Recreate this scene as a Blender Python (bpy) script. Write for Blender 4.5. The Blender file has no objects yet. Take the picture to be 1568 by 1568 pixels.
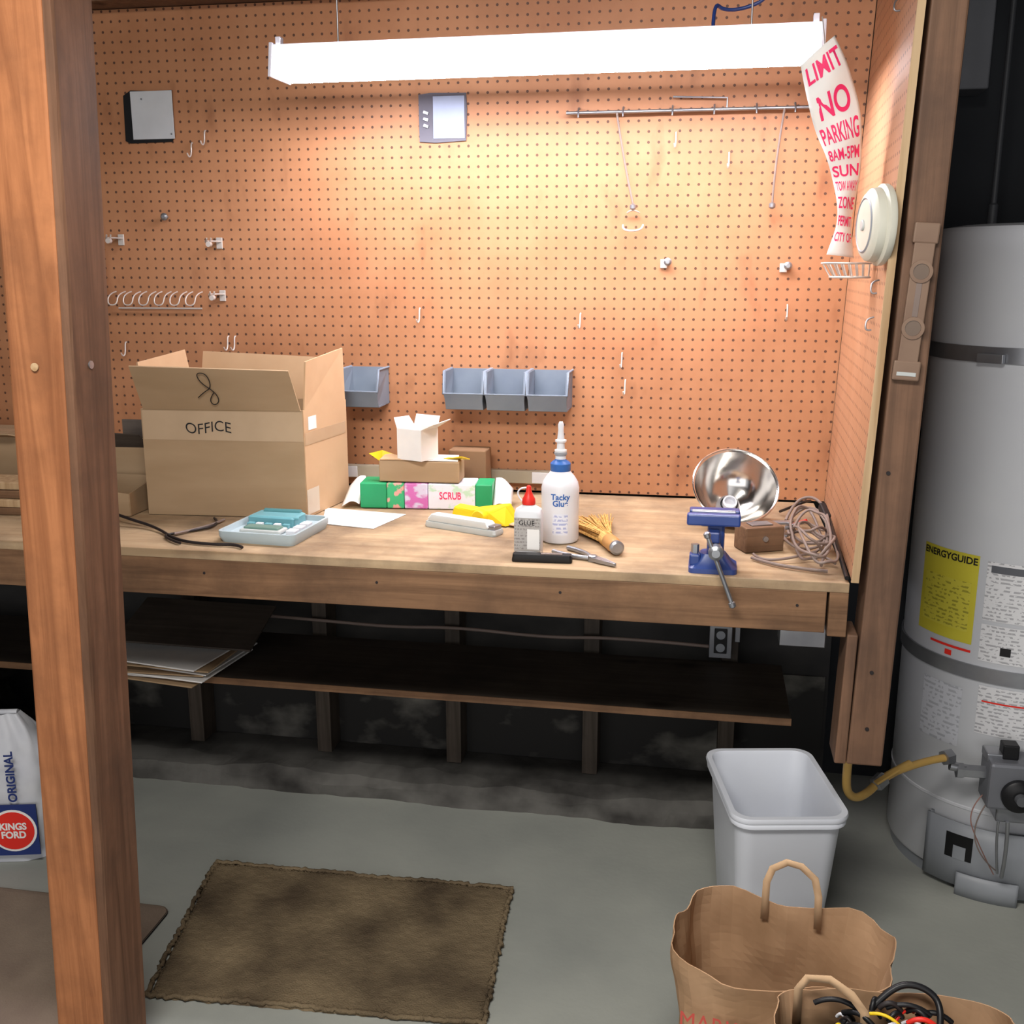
import bpy, bmesh, math, random
from mathutils import Matrix, Vector, noise
random.seed(4)
rad=math.radians
COL=bpy.context.scene.collection
# ------------------------------------------------------------------ materials
def srgb(r,g,b):
    f=lambda c:(c/255/12.92) if c/255<=.04045 else ((c/255+.055)/1.055)**2.4
    return (f(r),f(g),f(b),1)
def newmat(name):
    m=bpy.data.materials.new(name); m.use_nodes=True
    nt=m.node_tree; b=nt.nodes['Principled BSDF']; return m,nt,b
def mat(name,c,rough=.5,metal=0,c2=None,scale=(8,8,8),detail=4,bump=0,spec=.3,trans=0,contrast=(.35,.65),bscale=None):
    m,nt,b=newmat(name)
    b.inputs['Roughness'].default_value=rough; b.inputs['Metallic'].default_value=metal
    b.inputs['Specular IOR Level'].default_value=spec
    if trans: b.inputs['Transmission Weight'].default_value=trans
    if c2 is None: c2=tuple(min(1,x*.86) for x in c[:3])+(1,)
    tc=nt.nodes.new('ShaderNodeTexCoord'); mp=nt.nodes.new('ShaderNodeMapping'); mp.inputs['Scale'].default_value=scale
    n=nt.nodes.new('ShaderNodeTexNoise'); n.inputs['Detail'].default_value=detail; n.inputs['Scale'].default_value=1
    r=nt.nodes.new('ShaderNodeValToRGB'); r.color_ramp.elements[0].position=contrast[0]; r.color_ramp.elements[1].position=contrast[1]
    r.color_ramp.elements[0].color=c; r.color_ramp.elements[1].color=c2
    L=nt.links.new
    L(tc.outputs['Object'],mp.inputs['Vector']); L(mp.outputs[0],n.inputs['Vector']); L(n.outputs['Fac'],r.inputs[0]); L(r.outputs[0],b.inputs['Base Color'])
    if bump:
        bp=nt.nodes.new('ShaderNodeBump'); bp.inputs['Strength'].default_value=bump; bp.inputs['Distance'].default_value=.004
        if bscale:
            n2=nt.nodes.new('ShaderNodeTexNoise'); n2.inputs['Scale'].default_value=bscale; n2.inputs['Detail'].default_value=6
            L(tc.outputs['Object'],n2.inputs['Vector']); L(n2.outputs['Fac'],bp.inputs['Height'])
        else: L(n.outputs['Fac'],bp.inputs['Height'])
        L(bp.outputs[0],b.inputs['Normal'])
    return m
def wood(name,c1,c2,c3,axis='Z',k=1.0,rough=.6,spec=.25,stain=.7):
    """grain running along axis, with knots and stains"""
    m,nt,b=newmat(name); L=nt.links.new
    b.inputs['Roughness'].default_value=rough; b.inputs['Specular IOR Level'].default_value=spec
    tc=nt.nodes.new('ShaderNodeTexCoord'); mp=nt.nodes.new('ShaderNodeMapping')
    s=[34*k]*3; s['XYZ'.index(axis)]=1.6*k; mp.inputs['Scale'].default_value=s
    L(tc.outputs['Object'],mp.inputs['Vector'])
    n=nt.nodes.new('ShaderNodeTexNoise'); n.inputs['Scale'].default_value=1; n.inputs['Detail'].default_value=8; n.inputs['Distortion'].default_value=1.2; n.inputs['Roughness'].default_value=.6
    L(mp.outputs[0],n.inputs['Vector'])
    r=nt.nodes.new('ShaderNodeValToRGB'); e=r.color_ramp.elements
    e[0].position=.34; e[0].color=c2; e[1].position=.62; e[1].color=c1
    L(n.outputs['Fac'],r.inputs[0])
    n2=nt.nodes.new('ShaderNodeTexNoise'); n2.inputs['Scale'].default_value=3.6; n2.inputs['Detail'].default_value=8; n2.inputs['Roughness'].default_value=.65
    L(tc.outputs['Object'],n2.inputs['Vector'])
    r2=nt.nodes.new('ShaderNodeValToRGB'); r2.color_ramp.elements[0].position=.44; r2.color_ramp.elements[1].position=.68
    r2.color_ramp.elements[0].color=(0,0,0,1); r2.color_ramp.elements[1].color=(1,1,1,1); L(n2.outputs['Fac'],r2.inputs[0])
    mx=nt.nodes.new('ShaderNodeMixRGB'); mx.inputs['Color2'].default_value=c3
    ml=nt.nodes.new('ShaderNodeMath'); ml.operation='MULTIPLY'; ml.inputs[1].default_value=stain; L(r2.outputs[0],ml.inputs[0]); L(ml.outputs[0],mx.inputs[0]); L(r.outputs[0],mx.inputs['Color1'])
    # knots
    v=nt.nodes.new('ShaderNodeTexVoronoi'); mp2=nt.nodes.new('ShaderNodeMapping'); s2=[9*k]*3; s2['XYZ'.index(axis)]=5*k; mp2.inputs['Scale'].default_value=s2
    L(tc.outputs['Object'],mp2.inputs['Vector']); L(mp2.outputs[0],v.inputs['Vector']); v.inputs['Scale'].default_value=.7
    r3=nt.nodes.new('ShaderNodeValToRGB'); r3.color_ramp.elements[0].position=.05; r3.color_ramp.elements[1].position=.16
    r3.color_ramp.elements[0].color=(.3,.25,.22,1); r3.color_ramp.elements[1].color=(1,1,1,1); L(v.outputs['Distance'],r3.inputs[0])
    m2=nt.nodes.new('ShaderNodeMixRGB'); m2.blend_type='MULTIPLY'; m2.inputs[0].default_value=.85; L(mx.outputs[0],m2.inputs['Color1']); L(r3.outputs[0],m2.inputs['Color2'])
    L(m2.outputs[0],b.inputs['Base Color'])
    bp=nt.nodes.new('ShaderNodeBump'); bp.inputs['Strength'].default_value=.35; bp.inputs['Distance'].default_value=.002; L(n.outputs['Fac'],bp.inputs['Height']); L(bp.outputs[0],b.inputs['Normal'])
    return m
def pegboard(name,ax,c1,c2):
    m,nt,b=newmat(name); L=nt.links.new
    b.inputs['Roughness'].default_value=.5; b.inputs['Specular IOR Level'].default_value=.3
    tc=nt.nodes.new('ShaderNodeTexCoord'); sx=nt.nodes.new('ShaderNodeSeparateXYZ'); L(tc.outputs['Object'],sx.inputs[0])
    def M(op,a,v=None):
        x=nt.nodes.new('ShaderNodeMath'); x.operation=op
        if isinstance(a,(int,float)): x.inputs[0].default_value=a
        else: L(a,x.inputs[0])
        if v is not None:
            if isinstance(v,(int,float)): x.inputs[1].default_value=v
            else: L(v,x.inputs[1])
        return x.outputs[0]
    def cell(o): return M('SUBTRACT',M('FRACT',M('DIVIDE',M('ADD',o,10.0),.0254)),.5)
    u=cell(sx.outputs[ax]); w=cell(sx.outputs['Z'])
    d=M('SQRT',M('ADD',M('MULTIPLY',u,u),M('MULTIPLY',w,w)))
    hole=M('LESS_THAN',d,.135)
    n=nt.nodes.new('ShaderNodeTexNoise'); n.inputs['Scale'].default_value=3; n.inputs['Detail'].default_value=8; n.inputs['Roughness'].default_value=.65; L(tc.outputs['Object'],n.inputs['Vector'])
    r=nt.nodes.new('ShaderNodeValToRGB'); r.color_ramp.elements[0].position=.3; r.color_ramp.elements[1].position=.6
    r.color_ramp.elements[0].color=c2; r.color_ramp.elements[1].color=c1; L(n.outputs['Fac'],r.inputs[0])
    # scuffs
    mp=nt.nodes.new('ShaderNodeMapping'); mp.inputs['Scale'].default_value=(8,8,3.2); L(tc.outputs['Object'],mp.inputs[0])
    n3=nt.nodes.new('ShaderNodeTexNoise'); n3.inputs['Scale'].default_value=1.4; n3.inputs['Detail'].default_value=6; L(mp.outputs[0],n3.inputs['Vector'])
    r3=nt.nodes.new('ShaderNodeValToRGB'); r3.color_ramp.elements[0].position=.60; r3.color_ramp.elements[1].position=.84
    r3.color_ramp.elements[0].color=(1,1,1,1); r3.color_ramp.elements[1].color=(.55,.46,.44,1); L(n3.outputs['Fac'],r3.inputs[0])
    mm=nt.nodes.new('ShaderNodeMixRGB'); mm.blend_type='MULTIPLY'; mm.inputs[0].default_value=1; L(r.outputs[0],mm.inputs['Color1']); L(r3.outputs[0],mm.inputs['Color2'])
    mx=nt.nodes.new('ShaderNodeMixRGB'); mx.inputs['Color2'].default_value=(.10,.045,.028,1); L(hole,mx.inputs[0]); L(mm.outputs[0],mx.inputs['Color1'])
    L(mx.outputs[0],b.inputs['Base Color'])
    return m
def textlines(name,bg,ink,pitch=.008,ax='X',dens=.5,ws=220):
    """fine printed text rows on a label"""
    m,nt,b=newmat(name); L=nt.links.new; b.inputs['Roughness'].default_value=.4
    tc=nt.nodes.new('ShaderNodeTexCoord'); sx=nt.nodes.new('ShaderNodeSeparateXYZ'); L(tc.outputs['Object'],sx.inputs[0])
    def M(op,a,v=None):
        x=nt.nodes.new('ShaderNodeMath'); x.operation=op; L(a,x.inputs[0])
        if v is not None:
            if isinstance(v,(int,float)): x.inputs[1].default_value=v
            else: L(v,x.inputs[1])
        return x.outputs[0]
    row=M('GREATER_THAN',M('FRACT',M('DIVIDE',M('ADD',sx.outputs['Z'],5.0),pitch)),.5)
    mp=nt.nodes.new('ShaderNodeMapping'); mp.inputs['Scale'].default_value=(ws,ws,1/pitch); L(tc.outputs['Object'],mp.inputs[0])
    n=nt.nodes.new('ShaderNodeTexNoise'); n.inputs['Scale'].default_value=1; n.inputs['Detail'].default_value=1; L(mp.outputs[0],n.inputs['Vector'])
    w=M('GREATER_THAN',n.outputs['Fac'],dens)
    f=M('MULTIPLY',row,w); f=M('MULTIPLY',f,.5)
    mx=nt.nodes.new('ShaderNodeMixRGB'); mx.inputs['Color1'].default_value=bg; mx.inputs['Color2'].default_value=ink; L(f,mx.inputs[0]); L(mx.outputs[0],b.inputs['Base Color'])
    return m
def emit(name,c,s):
    m=bpy.data.materials.new(name); m.use_nodes=True; nt=m.node_tree; nt.nodes.clear()
    e=nt.nodes.new('ShaderNodeEmission'); e.inputs[0].default_value=c; e.inputs[1].default_value=s
    o=nt.nodes.new('ShaderNodeOutputMaterial'); nt.links.new(e.outputs[0],o.inputs[0]); return m

# ------------------------------------------------------------------ geometry helpers
def link(o,par=None):
    COL.objects.link(o)
    if par is not None: o.parent=par
    return o
def grp(name,loc=(0,0,0),rz=0,rot=None):
    e=bpy.data.objects.new(name,None); e.empty_display_size=.05; e.location=loc
    e.rotation_euler=rot if rot else (0,0,rad(rz)); COL.objects.link(e); return e
def mk(name,vs,fs,m,par=None,smooth=False,loc=(0,0,0),rot=(0,0,0),bev=0,solid=0,sub=0):
    me=bpy.data.meshes.new(name); me.from_pydata([tuple(v) for v in vs],[],fs); me.update()
    bm=bmesh.new(); bm.from_mesh(me); bmesh.ops.recalc_face_normals(bm,faces=bm.faces); bm.to_mesh(me); bm.free()
    if isinstance(m,(list,tuple)):
        for x in m: me.materials.append(x)
    else: me.materials.append(m)
    if smooth:
        for p in me.polygons: p.use_smooth=True
    o=bpy.data.objects.new(name,me); o.location=loc; o.rotation_euler=rot; link(o,par)
    if solid:
        s=o.modifiers.new('s','SOLIDIFY'); s.thickness=solid; s.offset=0
    if bev:
        b=o.modifiers.new('b','BEVEL'); b.width=bev; b.segments=2; b.limit_method='ANGLE'; b.angle_limit=rad(40)
    if sub:
        b=o.modifiers.new('u','SUBSURF'); b.levels=sub; b.render_levels=sub
    return o
BF=[(0,1,2,3),(4,7,6,5),(0,4,5,1),(1,5,6,2),(2,6,7,3),(3,7,4,0)]
def box(name,c,s,m,par=None,rot=(0,0,0),bev=.0015,top=None):
    x,y,z=[v/2 for v in s]; t=top if top else (1,1)
    vs=[(-x,-y,-z),(x,-y,-z),(x,y,-z),(-x,y,-z),(-x*t[0],-y*t[1],z),(x*t[0],-y*t[1],z),(x*t[0],y*t[1],z),(-x*t[0],y*t[1],z)]
    return mk(name,vs,BF,m,par,loc=c,rot=tuple(rad(a) for a in rot),bev=bev)
def hexa(name,lo,hi,m,par=None,bev=.002):
    return mk(name,list(lo)+list(hi),BF,m,par,bev=bev)
def quad(name,pts,m,par=None,th=.003,bev=0): return mk(name,pts,[(0,1,2,3)],m,par,solid=th,bev=bev)
def lathe(name,prof,m,par=None,loc=(0,0,0),rot=(0,0,0),seg=40,sc=(1,1),smooth=True,cap=True,solid=0,bev=0):
    vs=[];fs=[]
    for r,z in prof:
        for i in range(seg):
            a=2*math.pi*i/seg; vs.append((r*math.cos(a)*sc[0],r*math.sin(a)*sc[1],z))
    for j in range(len(prof)-1):
        for i in range(seg):
            k=(i+1)%seg; fs.append((j*seg+i,j*seg+k,(j+1)*seg+k,(j+1)*seg+i))
    if cap:
        fs.append(tuple(range(seg))[::-1]); fs.append(tuple((len(prof)-1)*seg+i for i in range(seg)))
    o=mk(name,vs,fs,m,par,loc=loc,rot=tuple(rad(a) for a in rot),solid=solid)
    for p in o.data.polygons: p.use_smooth=smooth and len(p.vertices)==4
    if smooth:
        bm=bmesh.new(); bm.from_mesh(o.data)
        for e in bm.edges:
            if len(e.link_faces)==2 and e.calc_face_angle(0)>rad(38): e.smooth=False
        bm.to_mesh(o.data); bm.free()
    return o
def tube(name,pts,r,m,par=None,cyc=False,smooth=True,res=3,loc=(0,0,0)):
    c=bpy.data.curves.new(name,'CURVE'); c.dimensions='3D'; c.bevel_depth=r; c.bevel_resolution=res; c.use_fill_caps=True
    if smooth and len(pts)>2:
        s=c.splines.new('NURBS'); s.points.add(len(pts)-1); s.order_u=3; s.use_endpoint_u=not cyc; c.resolution_u=6
    else:
        s=c.splines.new('POLY'); s.points.add(len(pts)-1)
    for p,q in zip(s.points,pts): p.co=(*q,1)
    s.use_cyclic_u=cyc
    o=bpy.data.objects.new(name+'_c',c); COL.objects.link(o)
    dg=bpy.context.evaluated_depsgraph_get(); me=bpy.data.meshes.new_from_object(o.evaluated_get(dg)); bpy.data.objects.remove(o)
    me.materials.clear(); me.materials.append(m)
    for p in me.polygons: p.use_smooth=True
    o=bpy.data.objects.new(name,me); o.location=loc; return link(o,par)
def text(name,body,size,m,fn,par=None,bold=0,align='CENTER',line=1.0):
    c=bpy.data.curves.new(name,'FONT'); c.body=body; c.size=size; c.align_x=align; c.align_y='CENTER'; c.offset=bold; c.space_line=line
    o=bpy.data.objects.new(name+'_t',c); COL.objects.link(o)
    dg=bpy.context.evaluated_depsgraph_get(); me=bpy.data.meshes.new_from_object(o.evaluated_get(dg)); bpy.data.objects.remove(o)
    me.materials.clear(); me.materials.append(m)
    for v in me.vertices: v.co=fn(v.co.x,v.co.y)
    o=bpy.data.objects.new(name,me); return link(o,par)
def grid(name,nu,nv,fn,m,par=None,solid=0,smooth=True,closed=False):
    vs=[fn(i/nu,j/nv) for j in range(nv+1) for i in range(nu+(0 if closed else 1))]
    w=nu if closed else nu+1; fs=[]
    for j in range(nv):
        for i in range(nu):
            k=(i+1)%w if closed else i+1
            fs.append((j*w+i,j*w+k,(j+1)*w+k,(j+1)*w+i))
    return mk(name,vs,fs,m,par,smooth=smooth,solid=solid)
def rrect(hx,hy,r,n=6):
    out=[]
    for cx,cy,a0 in ((hx-r,hy-r,0),(-hx+r,hy-r,90),(-hx+r,-hy+r,180),(hx-r,-hy+r,270)):
        for i in range(n+1):
            a=rad(a0+90*i/n); out.append((cx+r*math.cos(a),cy+r*math.sin(a)))
    return out
def rstack(name,levels,m,par=None,cap=(True,True),solid=0,smooth=True,loc=(0,0,0),rot=(0,0,0)):
    """levels: (hx,hy,r,z)"""
    vs=[];N=None
    for hx,hy,r,z in levels:
        p=rrect(hx,hy,r); N=len(p); vs+=[(x,y,z) for x,y in p]
    fs=[(j*N+i,j*N+(i+1)%N,(j+1)*N+(i+1)%N,(j+1)*N+i) for j in range(len(levels)-1) for i in range(N)]
    if cap[0]: fs.append(tuple(range(N))[::-1])
    if cap[1]: fs.append(tuple((len(levels)-1)*N+i for i in range(N)))
    o=mk(name,vs,fs,m,par,loc=loc,rot=tuple(rad(a) for a in rot),solid=solid,smooth=False)
    if smooth:
        for p in o.data.polygons: p.use_smooth=len(p.vertices)==4
        bm=bmesh.new(); bm.from_mesh(o.data)
        for e in bm.edges:
            if len(e.link_faces)==2 and e.calc_face_angle(0)>rad(38): e.smooth=False
        bm.to_mesh(o.data); bm.free()
    return o

# ------------------------------------------------------------------ palette
PEG=pegboard('pegboard_hardboard','X',srgb(178,126,90),srgb(160,108,74))
PEGS=pegboard('pegboard_side','Y',srgb(184,138,106),srgb(170,120,86))
FIRV=wood('fir_vertical',srgb(170,112,74),srgb(134,84,54),srgb(110,72,50),'Z',spec=.12)
FIRS=wood('fir_shaded_side',srgb(120,88,68),srgb(92,66,50),srgb(76,58,48),'Z',spec=.12)  # darker copy of the post wood, shade put into the colour
FIRV2=wood('fir_post',srgb(122,92,72),srgb(96,72,56),srgb(78,60,50),'Z')
FIRX=wood('fir_fascia',srgb(138,104,76),srgb(104,76,54),srgb(76,56,42),'X')
PLY=wood('plywood_top',srgb(184,160,128),srgb(160,132,100),srgb(104,86,70),'X',.5,stain=.85)
PLYE=mat('plywood_edge',srgb(190,162,126),.7,c2=srgb(158,126,90),scale=(60,60,3))
DARKW=wood('dark_stud',srgb(86,76,68),srgb(66,58,50),srgb(46,42,38),'Z')
SHELF=wood('shelf_board',srgb(84,76,68),srgb(66,58,52),srgb(50,44,40),'X')
CONC=mat('concrete_floor',srgb(166,168,160),.75,c2=srgb(138,141,136),scale=(2.2,2.2,2.2),detail=9,bump=.15,bscale=60,contrast=(.3,.7))
CURB=mat('concrete_curb',srgb(100,98,94),.9,c2=srgb(50,48,46),scale=(7,7,10),detail=8,bump=.8,contrast=(.35,.7))
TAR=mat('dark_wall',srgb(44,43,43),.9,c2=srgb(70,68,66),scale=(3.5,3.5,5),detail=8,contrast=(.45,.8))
FND=mat('foundation_concrete',srgb(46,45,44),.95,c2=srgb(128,125,118),scale=(4.5,4.5,7),detail=9,contrast=(.54,.80),bump=.6)
GRWALL=mat('grey_wall',srgb(50,52,56),.9,c2=srgb(38,40,44),scale=(2,2,2),detail=5)
CEIL=mat('ceiling_wood',srgb(60,50,44),.9,c2=srgb(42,36,32),scale=(2,20,2))
CARD=mat('cardboard',srgb(170,144,114),.8,c2=srgb(160,134,104),scale=(4,4,18),detail=3,spec=.15)
CARDD=mat('cardboard_inside',srgb(196,164,130),.8,c2=srgb(184,152,118),scale=(6,6,6),spec=.1)
TAPE=mat('packing_tape',srgb(184,158,128),.3,c2=srgb(176,150,120))
INK=mat('marker_ink',srgb(30,28,30),.6)
WHITEP=mat('white_paper',srgb(234,232,228),.7,c2=srgb(222,220,218))
WHITEPL=mat('white_plastic',srgb(222,224,228),.35,c2=srgb(212,214,220),spec=.5)
GREYPL=mat('grey_plastic',srgb(190,194,192),.4)
BLUE=mat('blue_enamel',srgb(46,72,140),.35,c2=srgb(38,60,122),spec=.6)
BINM=mat('blue_grey_plastic',srgb(128,138,150),.45,c2=srgb(114,124,138))
STEEL=mat('galvanised_steel',srgb(170,172,176),.35,metal=.8,c2=srgb(140,142,148))
CHROME=mat('polished_aluminium',srgb(225,222,218),.16,metal=1,c2=srgb(205,200,196),scale=(3,3,3))
WIREM=mat('zinc_wire',srgb(214,206,200),.4,metal=.3)
BLACK=mat('black_plastic',srgb(24,24,26),.4)
CORD=mat('grey_cord',srgb(130,114,106),.5)
CORDD=mat('dark_cord',srgb(40,34,34),.5)
RED=mat('red_plastic',srgb(225,50,40),.4)
YEL=mat('yellow_plastic',srgb(232,200,40),.4,c2=srgb(220,184,30))
PINKI=mat('pink_ink',srgb(236,50,110),.6,c2=srgb(228,44,100))
HWHITE=mat('heater_enamel',srgb(204,206,210),.3,c2=srgb(196,198,204),scale=(3,3,3),spec=.5)
HGREY=mat('heater_grey',srgb(150,154,160),.4,c2=srgb(140,144,150))
BAGM=mat('kraft_paper',srgb(180,146,114),.85,c2=srgb(154,122,92),scale=(10,10,6),detail=6,bump=.35,spec=.1)
GREEN=mat('green_carton',srgb(40,160,104),.4)
MAG=mat('magenta_print',srgb(206,110,180),.4,c2=srgb(214,206,228),scale=(25,25,40),contrast=(.46,.56))
LILAC=mat('pale_print',srgb(228,228,238),.4,c2=srgb(190,220,196),scale=(30,30,50),contrast=(.55,.62))
DETM=mat('detector_plastic',srgb(214,212,198),.45,c2=srgb(202,200,186))

# ------------------------------------------------------------------ room shell
box('floor',(-.4,.8,-.05),(5.4,6.4,.1),CONC,bev=0)
box('ceiling',(-.4,.8,2.55),(5.4,6.4,.1),CEIL,bev=0)
box('wall_back',(-.4,3.1,1.25),(5.4,.1,2.5),GRWALL,bev=0)
box('wall_left',(-2.75,1.0,1.25),(.1,4.1,2.5),GRWALL,bev=0)
box('wall_right',(1.9,1.0,1.25),(.1,4.1,2.5),GRWALL,bev=0)
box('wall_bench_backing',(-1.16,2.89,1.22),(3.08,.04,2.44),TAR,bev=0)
box('wall_foundation',(-1.16,2.866,.19),(3.06,.006,.38),FND,bev=0)
def curb(u,v):
    x=-2.68+3.06*u; n=noise.noise(Vector((x*4,v*3,0)))*.018+noise.noise(Vector((x*17,v*5,2)))*.008
    P=[(2.645,0.0),(2.65,.04),(2.67,.058),(2.72,.066),(2.86,.066)]
    j=min(4,int(round(v*4))); y,z=P[j]
    return (x,y+n*(1 if j<4 else 0),max(0,z+(n*.6 if j in(1,2,3) else 0)))
grid('concrete_curb',160,4,curb,CURB,smooth=False)
g=grp('wall_studs')
for i,x in enumerate((-2.33,-1.91,-1.493,-1.081,-.68,-.278,.103)):
    box(f'stud_{i}',(x,2.82,.478),(.044,.082,.82),DARKW,g)
box('header_beam',(-1.16,2.72,2.30),(3.04,.09,.28),FIRV2)
hexa('pegboard_wall',[(-2.68,2.76,.905),(.322,2.76,.905),(.322,2.768,.905),(-2.68,2.768,.905)],[(-2.68,2.76,2.158),(.363,2.76,2.158),(.363,2.768,2.158),(-2.68,2.768,2.158)],PEG,bev=0)
def sx(z,y):  # leaning end panel
    t=(y-2.035)/.725
    return (.299+.034*(z-.9))*(1-t)+(.322+.034*(z-.9))*t
def P4(z,x0,x1,y0,y1): return [(x0,y0,z),(x1,y0,z),(x1,y1,z),(x0,y1,z)]
hexa('pegboard_end_panel',[(sx(.905,2.03),2.03,.905),(sx(.905,2.03)+.012,2.03,.905),(sx(.905,2.76)+.012,2.757,.905),(sx(.905,2.76),2.757,.905)],
     [(sx(2.44,2.03),2.03,2.44),(sx(2.44,2.03)+.012,2.03,2.44),(sx(2.44,2.76)+.012,2.757,2.44),(sx(2.44,2.76),2.757,2.44)],[PEGS],bev=0)
mk('trim_panel_edge',[(sx(.9,2.0)-.001,2.024,.905),(sx(.9,2.0)+.013,2.024,.905),(sx(2.44,2.0)+.013,2.024,2.44),(sx(2.44,2.0)-.001,2.024,2.44),
   (sx(.9,2.0)-.001,2.0295,.905),(sx(.9,2.0)+.013,2.0295,.905),(sx(2.44,2.0)+.013,2.0295,2.44),(sx(2.44,2.0)-.001,2.0295,2.44)],BF,PLYE)
# posts
g=grp('wood_post')
hexa('post_body',P4(.0,-1.135,-1.040,1.50,1.615),P4(2.5,-1.037,-.940,1.50,1.600),FIRV,g,bev=.005)
# side slab whose colour carries the face's shade, with a slightly ragged front arris
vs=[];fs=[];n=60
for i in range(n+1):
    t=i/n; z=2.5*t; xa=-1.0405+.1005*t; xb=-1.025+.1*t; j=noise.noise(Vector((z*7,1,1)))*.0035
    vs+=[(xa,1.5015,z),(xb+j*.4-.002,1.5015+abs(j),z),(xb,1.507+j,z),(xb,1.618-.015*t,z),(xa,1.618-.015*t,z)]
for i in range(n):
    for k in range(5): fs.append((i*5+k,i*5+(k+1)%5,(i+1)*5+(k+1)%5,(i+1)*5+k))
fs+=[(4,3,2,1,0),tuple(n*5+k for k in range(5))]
mk('post_shaded_side',vs,fs,FIRS,g)
z=1.345
lathe('dowel_front',[(.0065,0),(.0065,.002)],PLYE,g,(-1.035,1.4985,z),(90,0,0),16)
lathe('dowel_side',[(.0065,0),(.0065,.002)],STEEL,g,(-.9712,1.55,z),(0,90,0),16)
g=grp('wood_post')
hexa('post_hanging',P4(.52,.316,.385,2.036,2.125),P4(2.5,.372,.432,2.036,2.125),FIRV2,g,bev=.004)
hexa('post_lower_board',P4(.52,.292,.315,2.036,2.125),P4(.795,.299,.3195,2.036,2.125),FIRV2,g,bev=.003)
for z in(.72,.60,1.12): lathe('nail_head',[(.004,0),(.004,.0015)],CORDD,g,(.35,2.0355,z),(90,0,0),10)

# ------------------------------------------------------------------ workbench
g=grp('workbench')
box('plywood_top',(-1.192,2.397,.89),(2.976,.722,.02),PLY,g)
box('fascia_board',(-1.21,2.055,.838),(2.93,.038,.084),FIRX,g)
box('fascia_end_block',(.278,2.055,.835),(.036,.04,.09),FIRX,g)
for i,x in enumerate((-2.25,-1.84,-1.45,-1.05,-.66,-.27,.2)):
    box(f'joist_{i}',(x,2.42,.838),(.038,.67,.084),DARKW,g)
box('end_bracket',(.22,2.12,.77),(.09,.06,.05),STEEL,g)
box('back_cleat',(-1.19,2.74,.838),(2.9,.038,.084),DARKW,g)
for x in(-1.45,-1.05,-.66,-.27,.2): lathe('nail_head',[(.003,0),(.003,.001)],CORDD,g,(x,2.036,.85),(90,0,0),8)
g=grp('lower_shelf')
box('shelf_board',(-.99,2.58,.44),(2.46,.35,.018),SHELF,g)
box('shelf_front_edge',(-.99,2.4035,.44),(2.46,.003,.018),FIRX,g,bev=0)
box('shelf_cleat',(.08,2.66,.418),(.04,.2,.025),DARKW,g)

g=grp('newspaper_stack',(-1.40,2.48,.449),-4)
for i in range(8):
    a=random.uniform(-.02,.02)
    box(f'sheet_{i}',(a,random.uniform(-.02,.02),.0035+i*.0065),(.36,.25,.004),WHITEP if i%3 else CARD,g,(0,random.uniform(-.8,.8),random.uniform(-6,6)),bev=.001)
box('dark_folder',(.05,.07,.092),(.38,.22,.006),SHELF,g,(14,2,8))
g=grp('electrical_outlet',(.075,2.755,.515))
box('metal_box',(0,0,0),(.06,.04,.10),STEEL,g)
box('receptacle',(0,-.022,0),(.034,.006,.07),BLACK,g)
for dz in(-.018,.018):
    lathe('socket',[(.012,0),(.012,.003)],HGREY,g,(0,-.0245,dz),(90,0,0),20)
box('conduit',(.045,0.01,.11),(.014,.014,.24),STEEL,g)
tube('power_cable',[(-1.27,2.757,.50),(-1.05,2.757,.495),(-.85,2.757,.488),(-.66,2.757,.50),(-.4,2.757,.485),(-.2,2.755,.50),(.045,2.755,.49)],.005,CORD)

# ------------------------------------------------------------------ strip light
EM=emit('tube_glow',(.98,.94,1,1),62); EF=emit('diffuser_glow',(.95,.92,1,1),2.6)
HOUS=mat('white_sheet_metal',srgb(235,232,245),.4)
g=grp('fluorescent_shop_light',(-.390,2.455,1.922),-.8)
Lh=.602
def bar(name,sec,x0,x1,m,open_=False):
    n=len(sec); vs=[(x0,y,z) for y,z in sec]+[(x1,y,z) for y,z in sec]
    fs=[(i,(i+1)%n,n+(i+1)%n,n+i) for i in range(n-(1 if open_ else 0))]
    if not open_: fs+= [tuple(range(n))[::-1],tuple(range(n,2*n))]
    return mk(name,vs,fs,m,g)
bar('housing',[(-.042,.030),(-.038,.068),(.038,.068),(.056,.005),(.052,.003)],-Lh,Lh,HOUS)
bar('diffuser_bottom',[(-.052,.001),(-.052,-.002),(.050,-.002),(.050,.001)],-Lh+.006,Lh-.006,EM)
bar('diffuser_front',[(-.056,.002),(-.044,.066),(-.041,.066),(-.053,.002)],-Lh+.004,Lh-.004,EF)
for s in(-1,1):
    mk('end_cap',[(s*Lh,-.060,-.004),(s*Lh,.060,-.004),(s*Lh,.042,.072),(s*Lh,-.045,.072),(s*(Lh+.008),-.060,-.004),(s*(Lh+.008),.060,-.004),(s*(Lh+.008),.042,.072),(s*(Lh+.008),-.045,.072)],BF,HOUS,g,bev=.002)
    tube('hang_wire',[(s*.46,0,.068),(s*.46,0,.577)],.002,STEEL,g,smooth=False)
    box('hang_tab',(s*.590,-.03,.076),(.012,.02,.016),HOUS,g)
tube('power_cord',[(.38,.0,.075),(.38,.03,.13),(.40,.05,.115),(.45,.06,.12),(.50,.05,.14),(.52,.03,.28),(.5,.02,.57)],.004,BLUE,g)

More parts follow.
